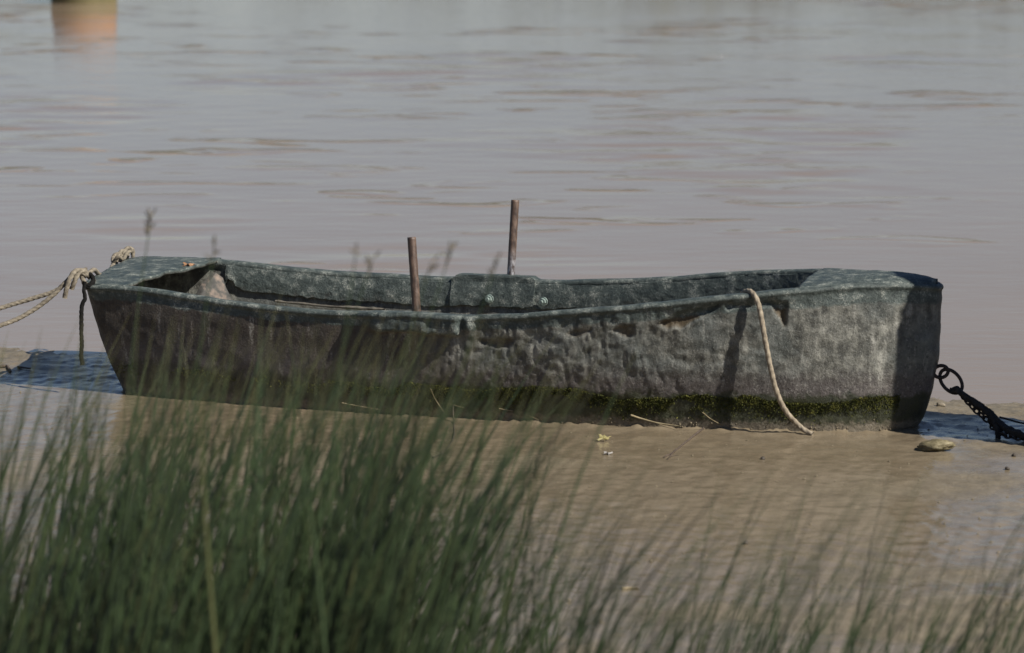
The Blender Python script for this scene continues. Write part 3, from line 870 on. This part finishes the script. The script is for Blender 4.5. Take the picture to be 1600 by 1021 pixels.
# ------------------------------------------------------------------ broken trunk beyond the right edge that shades the bow
def trunk():
    P = np.array([2.0, -1.12]) + 1.30 * np.array([math.cos(SUN_AZ), -math.sin(SUN_AZ)])
    P = P + 0.03 * np.array([math.sin(SUN_AZ), math.cos(SUN_AZ)])
    n, m = 70, 64
    z = np.linspace(-0.25, 1.75, n)
    a = np.linspace(0, 2 * math.pi, m, endpoint=False)
    Zz, Aa = np.meshgrid(z, a, indexing='ij')
    top = 0.09 * fbm(np.cos(a) * 2, np.sin(a) * 2, 0, 4)
    Zz = Zz + top[None] * sm(1.3, 1.75, Zz)
    r = 0.30 + 0.17 * np.exp(-np.maximum(Zz, 0) / 0.22) * (1 + 0.5 * np.sin(5 * Aa + 1)) + 0.02 * fbm(np.cos(Aa) * 5, np.sin(Aa) * 5, Zz * 1.2, 4)
    x, y = r * np.cos(Aa), r * np.sin(Aa)
    V = np.stack([x, y, Zz], -1).reshape(-1, 3)
    V = np.vstack([V, [[0.02, 0, 1.6]]])
    F = grid_faces(n, m, wrap_m=True).tolist()
    F += [[(n - 1) * m + k, (n - 1) * m + (k + 1) % m, n * m] for k in range(m)]
    root = empty('tree_stump', (P[0], P[1], 0))
    tag(root, 'thick broken off tree trunk on the mud right of the boat', 'tree stump')
    fix_normals(link('trunk', V, F, MBARK, root))
    C = spline([[0.2, -0.1, 1.0], [0.42, -0.2, 1.2], [0.55, -0.22, 1.45]], 20)
    V, F = tube(C, np.linspace(0.09, 0.05, 20), 12, rough=0.12)
    link('branch_stub', V, F, MBARK, root)
trunk()

# ------------------------------------------------------------------ buoy on the far water, seen as a reflection
def buoy():
    D_ = 53.0
    x = (126 - 800) / FPX * (D_ * math.cos(DEP) + 0)
    y = CAM[1] + D_
    root = empty('mooring_buoy', (x, y, WL))
    tag(root, 'orange drum buoy with olive lower band out on the river', 'buoy')
    def lathe(name, pts, mat):
        n, m = len(pts), 40
        a = np.linspace(0, 2 * math.pi, m, endpoint=False)
        V = np.array([[[r * math.cos(b), r * math.sin(b), z] for b in a] for r, z in pts])
        fix_normals(link(name, V, grid_faces(n, m, wrap_m=True), mat, root))
    lathe('lower_drum', [(0.0, -.35), (.42, -.3), (.50, -.1), (.51, .0), (.51, .21)], mat_simple('olive_band', ((0.3, (0.10, 0.085, 0.035)), (0.7, (0.17, 0.14, 0.06))), 5))
    lathe('upper_drum', [(.509, .21), (.50, .35), (.475, .58), (.44, .60), (.1, .615), (0, .615)], mat_simple('orange_paint', ((0.3, (0.21, 0.10, 0.05)), (0.7, (0.31, 0.155, 0.078))), 4))
    V, F = torus(np.array([0, 0, .67]), np.array([1., 0, 0]), np.array([0, 0, 1.]), .06, .06, .012)
    link('lifting_ring', V, F, MIRON, root)
buoy()

# ------------------------------------------------------------------ riverside wood on the far bank, mirrored in the water
def far_wood():
    n = 30000
    cx = rng.uniform(-70, 70, 130); cy = rng.uniform(139, 150, 130); ch = rng.uniform(1.9, 4.3, 130) * (1 + 0.3 * np.sin(cx * 0.11)); cr = rng.uniform(1.6, 3.2, 130)
    k = rng.integers(0, 130, n)
    d = rng.normal(0, 1, (n, 3)); d /= np.linalg.norm(d, axis=1)[:, None]
    d *= rng.uniform(0.55, 1.08, (n, 1))
    P = np.c_[cx[k] + d[:, 0] * cr[k], cy[k] + d[:, 1] * cr[k], 0.8 + ch[k] * (0.5 + 0.5 * d[:, 2])]
    a, b = rng.normal(0, 0.26, (n, 3)), rng.normal(0, 0.26, (n, 3))
    V = np.stack([P - a, P + b, P + a, P - b], 1).reshape(-1, 3)
    m = M('far_foliage')
    c = m.ramp(m.noise(0.5, 4, 0.6), (0.3, (0.035, 0.045, 0.014)), (0.7, (0.085, 0.085, 0.03)))
    tag(link('far_wood', V, np.arange(n * 4).reshape(-1, 4), m.out(c, 0.7, None, 0.2), smooth=False), 'olive green riverside wood along the far bank', 'wood', kind='stuff')
far_wood()

# ------------------------------------------------------------------ small things on the mud
def mudz(p):
    return float(mud_height(np.array([p[0]]), np.array([p[1]]))[0][0])
def ground_path(pts, lift=0.004):
    out = []
    for q in pts:
        p = on_z(q[0], q[1], (q[2] + 0.012 if len(q) > 2 else 0.0))
        p[2] = max(p[2], mudz(p)) + lift
        out.append(p)
    return np.array(out)
def stick(name, pts, r0, r1, mat, label, cat, lift=0.004, n=40, kids=()):
    C = spline(ground_path(pts, lift), n)
    V, F = tube(C, np.linspace(r0, r1, n), 7, rough=0.15)
    o = tag(link(name, V, F, mat), label, cat)
    for kp, kr in kids:
        V, F = tube(spline(ground_path(kp, lift + 0.002), 16), np.linspace(kr, kr * 0.5, 16), 6)
        link('side_twig', V, F, mat, o)
    return o
stick('twig', [(1101, 670), (1082, 684), (1068, 695), (1052, 708), (1037, 716)], 0.005, 0.003, MTWIG, 'dark forked twig lying on the mud in front of the boat', 'twig',
      kids=[([(1056, 704), (1049, 713), (1044, 719)], 0.003), ([(1046, 716), (1053, 714), (1060, 714)], 0.002)])
stick('dry_stem', [(985, 650, .05), (1000, 655, .03), (1025, 662, .012), (1050, 666, .004), (1064, 668, .004)], 0.0048, 0.0024, MSTRAW, 'long pale dry stem leaning on the mossy foot of the boat', 'dry stem')
stick('vine_twig', [(713, 600, .13), (708, 640, .04), (709, 662), (709, 684), (700, 700), (688, 711), (676, 717)], 0.003, 0.004, MTWIG, 'thin curved brown twig hooked against the boat left of the yellow leaf', 'twig',
      kids=[([(676, 717), (670, 709), (666, 704)], 0.003), ([(682, 714), (695, 711), (706, 709)], 0.0025)])
for pts, lab in (([(673, 609, .14), (680, 625, .08), (696, 649, .01)], 'thin straw leaning on the hull at the bent twig'),
                 ([(700, 632, .06), (725, 639, .045)], 'short straw stuck to the moss right of the bent twig'),
                 ([(534, 631, .05), (560, 636, .03), (595, 642, .012)], 'straw along the foot of the boat below the left iron pin'),
                 ([(780, 640, .05), (815, 647, .03), (842, 658, .005)], 'straw on the hull foot below the right iron pin'),
                 ([(1098, 646, .08), (1112, 657, .04), (1130, 665, .01), (1146, 669)], 'thin curved straw on the moss just left of the tan rope shadow')):
    stick('straw', pts, 0.0022, 0.0014, MSTRAW, lab, 'straw').__setitem__('group', 'loose straws along the foot of the boat')
stick('orange_straw', [(972, 922), (985, 921), (998, 922)], 0.006, 0.004, MSTRAW, 'short orange straw lying on the mud among the rushes', 'straw')
stick('driftwood_twig', [(-20, 577), (5, 576), (11, 576), (17, 584)], 0.009, 0.006, MTWIG, 'black bent twig on the mud at the left edge', 'twig', lift=0.008)
stick('thin_twig', [(28, 577), (36, 578), (48, 580)], 0.006, 0.004, MTWIG, 'short thin twig between the black bent twig and boat shadow', 'twig', lift=0.006)

def rock(name, c, sx, sy, sz, rot, mat, label, cat, seed=0.0, n=28):
    a = np.linspace(0, 2 * math.pi, n * 2, endpoint=False)
    b = np.linspace(-math.pi / 2, math.pi / 2, n)
    Bb, Aa = np.meshgrid(b, a, indexing='ij')
    x, y, z = np.cos(Bb) * np.cos(Aa), np.cos(Bb) * np.sin(Aa), np.sin(Bb)
    k = 1 + 0.20 * fbm(x * 1.5 + seed, y * 1.5, z * 1.5, 4)
    x, y, z = x * k * sx, y * k * sy, np.maximum(z * k * sz, -sz * 0.7)
    V = np.stack([x, y, z], -1)
    o = link(name, V, grid_faces(n, n * 2, wrap_m=True), mat)
    o.location = c
    o.rotation_euler = (0, rot, R_(-12))
    fix_normals(o)
    return tag(o, label, cat) if label else o
p = on_z(1465, 707, 0)
rock('driftwood_chunk', (p[0], p[1] + .05, mudz(p) + 0.018), 0.088, 0.055, 0.027, -0.10, MWOOD, 'brown chunk of driftwood lying on the mud by the right end', 'driftwood', 3.0)
p = on_z(1470, 634, 0)
rock('pale_pebble', (p[0], p[1], mudz(p) + .006), 0.022, 0.02, 0.012, 0, MROPE, 'small pale pebble on the mud behind the right end', 'pebble', 1.0, 10)
MPEB = mat_simple('dark_pebble', ((0.3, (0.02, 0.016, 0.012)), (0.7, (0.07, 0.055, 0.04))), 40)
for k, (px, py, lab) in enumerate(((1192, 718, 'tiny dark pebble alone on the smooth mud below the tan rope'), (1584, 714, 'dark pebble at the edge of the shadow, far right'), (1574, 734, 'dark pebble on the mud below the shadow, far right'), (1165, 850, 'dark pebble in the open mud among the rushes'))):
    p = on_z(px, py, 0)
    rock('pebble', (p[0], p[1], mudz(p) + .004), 0.011, 0.012, 0.009, 0, MPEB, lab, 'pebble', k * 2.0, 8)['group'] = 'dark pebbles on the mud'

def leaf(name, px, py, size, mat, label, tilt, seed, P=None):
    p = on_z(px, py, 0) if P is None else P
    z0 = mudz(p) if P is None else p[2]
    n = 18
    o_pts = []
    for k in range(n):
        a = 2 * math.pi * k / n
        r = size * (0.62 + 0.30 * math.cos(5 * a + seed) + 0.1 * math.cos(2 * a))
        o_pts.append((r * math.cos(a), r * 0.72 * math.sin(a)))
    V = [[0, 0, size * 0.10]] + [[x, y, 0.25 * size * math.sin(3 * math.atan2(y, x) + seed)] for x, y in o_pts]
    V += [[x, y, z - 0.0015] for x, y, z in V]
    m = n + 1
    F = [[0, 1 + k, 1 + (k + 1) % n] for k in range(n)] + [[m, m + 1 + (k + 1) % n, m + 1 + k] for k in range(n)]
    F += [[1 + k, m + 1 + k, m + 1 + (k + 1) % n, 1 + (k + 1) % n] for k in range(n)]
    o = link(name, V, F, mat, smooth=False)
    o.location = (p[0], p[1], z0 + size * 0.42 * math.sin(abs(tilt)) + 0.005)
    o.rotation_euler = (tilt, 0.15, 0.5)
    tag(o, label, 'leaf')
    V, F = tube(spline([[size * .5, 0, 0], [size * .9, .004, .006], [size * 1.3, .01, .002]], 8), 0.0016, 5)
    link('leaf_stalk', V, F, mat, o)
MYL = mat_simple('yellow_leaf', ((0.3, (0.24, 0.21, 0.08)), (0.7, (0.40, 0.35, 0.16))), 60, rough=0.6)
MGL = mat_simple('grey_leaf', ((0.3, (0.22, 0.20, 0.18)), (0.7, (0.40, 0.38, 0.35))), 60, rough=0.5)
MBL = mat_simple('russet_leaf', ((0.3, (0.16, 0.07, 0.03)), (0.7, (0.32, 0.17, 0.08))), 60, rough=0.6)
leaf('yellow_leaf', 942, 690, 0.034, MYL, 'yellow lobed leaf standing on the smooth mud in front of the boat', 0.95, 0.6)
leaf('grey_leaf', 949, 711, 0.026, MGL, 'small grey curled leaf on the mud just below the yellow leaf', 0.12, 2.0)
jx = min(range(SG.shape[1]), key=lambda j: abs(proj(b2w(SG[-6, j]))[0] - 290))
leaf('russet_leaf', 0, 0, 0.034, MBL, 'russet dead leaf lying on the torn edge of the left deck', 0.1, 1.0, b2w(SG[-4, jx]))

# scattered grit
def grit():
    parts = []
    for _ in range(900):
        px, py = rng.uniform(-40, 1640), rng.uniform(600, 1030)
        p = on_z(px, py, 0)
        b = w2b(p[None])[0]
        if b[1] < 0.6 and -2 < b[0] < 2.15:
            continue
        r = abs(rng.normal(0, 0.0035)) + 0.0018
        o = np.array([[1, 0, 0], [-1, 0, 0], [0, 1, 0], [0, -1, 0], [0, 0, .7], [0, 0, -1]]) * r * rng.uniform(0.6, 1.4, (6, 1))
        parts.append((o + [p[0], p[1], mudz(p) + r * .2], [[0, 2, 4], [2, 1, 4], [1, 3, 4], [3, 0, 4]]))
    V, F = join(parts)
    tag(link('grit', V, F, MMUD, attrs={'wet': np.zeros(len(V))}), 'fine grit and crumbs scattered over the wet mud', 'grit', kind='stuff')
grit()

# ------------------------------------------------------------------ rushes in front
def blades(name, px, dist, ytip, lean, width, label, cat='grass', curve=0.35, mat=MGRASS, extra=None):
    n = len(px)
    d_ = dist
    x0 = (px - 800) / FPX * d_ * 1.0
    y0 = CAM[1] + d_
    z0 = mud_height(x0, y0)[0]
    ang = DEP + np.arctan((ytip - 510.5) / FPX)
    ztip = CAM[2] - d_ * np.tan(ang)
    H = np.maximum(ztip - z0, 0.12)
    lx = np.tan(lean) * H
    ly = rng.normal(0, 0.10, n) * H
    seg, sides = 8, 3
    t = np.linspace(0, 1, seg + 1)
    bend = (1 - curve) * t[None] + curve * t[None] ** 2.2
    sway = 0.012 * np.sin(t[None] * rng.uniform(2, 5, (n, 1)) + rng.uniform(0, 6, (n, 1))) * t[None]
    Cx = x0[:, None] + lx[:, None] * bend + sway
    Cy = y0[:, None] + ly[:, None] * bend
    Cz = z0[:, None] - 0.02 + (H[:, None] + 0.02) * (t[None] - 0.06 * np.abs(np.tan(lean))[:, None] * t[None] ** 2)
    r = width[:, None] * (1 - t[None] ** 2.2 * 0.93)
    a0 = rng.uniform(0, 6.28, n)
    V = np.zeros((n, seg + 1, sides, 3))
    for s in range(sides):
        a = a0[:, None] + 2 * math.pi * s / sides
        V[:, :, s, 0] = Cx + r * np.cos(a)
        V[:, :, s, 1] = Cy + r * np.sin(a)
        V[:, :, s, 2] = Cz
    f0 = grid_faces(seg + 1, sides, wrap_m=True)
    F = (np.arange(n)[:, None, None] * (seg + 1) * sides + f0[None]).reshape(-1, 4)
    vary = np.repeat(np.clip(rng.beta(2, 2, n), 0, 1), (seg + 1) * sides)
    al = np.broadcast_to(t[None, :, None], (n, seg + 1, sides)).ravel()
    o = link(name, V, F, mat, attrs={'vary': vary, 'along': al})
    if label:
        tag(o, label, cat, kind='stuff')
    return o
def build_rushes():
    n = 1950
    px = np.r_[rng.uniform(-70, 640, int(n * .86)), 560 + 420 * rng.beta(1.0, 2.4, n - int(n * .86))] - 60
    dist = rng.uniform(8.0, 11.0, n)
    q = rng.beta(1.8, 1.25, n)
    edge = 600 + 60 * sm(150, 0, px) + 30 * sm(500, 800, px) + 90 * fbm(px * 0.012, px * 0, 1.0, 3)
    yt = edge + (1020 - edge) * q
    tall = rng.random(n) < 0.22
    yt[tall] = 450 + 190 * rng.beta(1.3, 1.0, tall.sum()) + 40 * sm(150, 0, px[tall]) + 60 * sm(450, 700, px[tall])
    lean = rng.normal(R_(11), R_(8), n) + R_(7) * sm(300, 700, px)
    arch = rng.random(n) < 0.07
    lean[arch] += R_(17)
    lean[tall] = rng.normal(R_(16), R_(9), tall.sum())
    blades('rushes', px, dist, yt, lean, np.where(tall, rng.uniform(0.0046, 0.0082, n), rng.uniform(0.0024, 0.0062, n)), 'dense stand of tall green rushes in the left foreground')
    n = 440
    px = rng.uniform(640, 1660, n) - 80
    dist = rng.uniform(7.4, 10.2, n)
    q = rng.beta(1.35, 1.2, n)
    edge = 670 + 60 * fbm(px * 0.01, px * 0, 4.0, 2) - 90 * sm(950, 700, px)
    yt = edge + (1060 - edge) * q
    lean = rng.normal(R_(22), R_(9), n)
    blades('sparse_rushes', px, dist, yt, lean, rng.uniform(0.0022, 0.0050, n), 'thin scattered rushes leaning right in the right foreground')
build_rushes()

# flowering stems that stand out above the boat and the water
def flower_stem(pxr, pxt, yt, d_, label, head):
    x0 = (pxr - 800) / FPX * d_
    y0 = CAM[1] + d_
    z0 = float(mud_height(np.array([x0]), np.array([y0]))[0][0])
    tip = CAM + ray(pxt, yt) * (d_ * math.cos(DEP) / 1.0 * (1 / math.cos(DEP)) * 0.995)
    root = empty('flowering_rush', (x0, y0, z0))
    tag(root, label, 'rush', 'flowering rush stems above the grass')
    base = np.array([x0, y0, z0])
    tip = tip - base
    C = spline([[0, 0, -0.02], [tip[0] * .22, tip[1] * .3, tip[2] * .35], [tip[0] * .55, tip[1] * .6, tip[2] * .7], tip], 30)
    V, F = tube(C, np.linspace(0.0032, 0.0016, 30), 6)
    link('stem', V, F, MGRASS, root, attrs={'vary': np.full(len(V), 0.45), 'along': np.full(len(V), 0.3)})
    parts = []
    dirn = unit(C[-1] - C[-5])
    for k in range(head):
        t = k / max(head - 1, 1)
        b = C[-1] - dirn * 0.055 * (1 - t) * (head > 4)
        dd = unit(dirn + rng.normal(0, 0.75, 3) * (1.1 - 0.6 * t))
        L = rng.uniform(0.016, 0.034)
        parts.append(tube(np.array([b, b + dd * L * .5, b + dd * L]), np.array([0.0012, 0.0032, 0.0012]), 6))
    V, F = join(parts)
    link('seed_head', V, F, MSEED, root)
flower_stem(150, 236, 338, 9.7, 'tallest flowering rush with branched seed head above the left deck', 11)
flower_stem(255, 336, 378, 9.2, 'straight flowering rush with narrow head behind which the torn deck ends', 5)
flower_stem(420, 582, 405, 9.1, 'leaning flowering rush tip left of the left iron pin', 6)
flower_stem(480, 556, 396, 8.9, 'faint flowering rush tip farthest left over the boat middle', 4)
flower_stem(540, 706, 388, 9.2, 'flowering rush with dark head right of the left iron pin', 9)
flower_stem(520, 674, 410, 9.0, 'small flowering rush tip close beside the left iron pin', 5)
flower_stem(610, 778, 405, 9.0, 'leaning flowering rush tip just left of the right iron pin', 5)
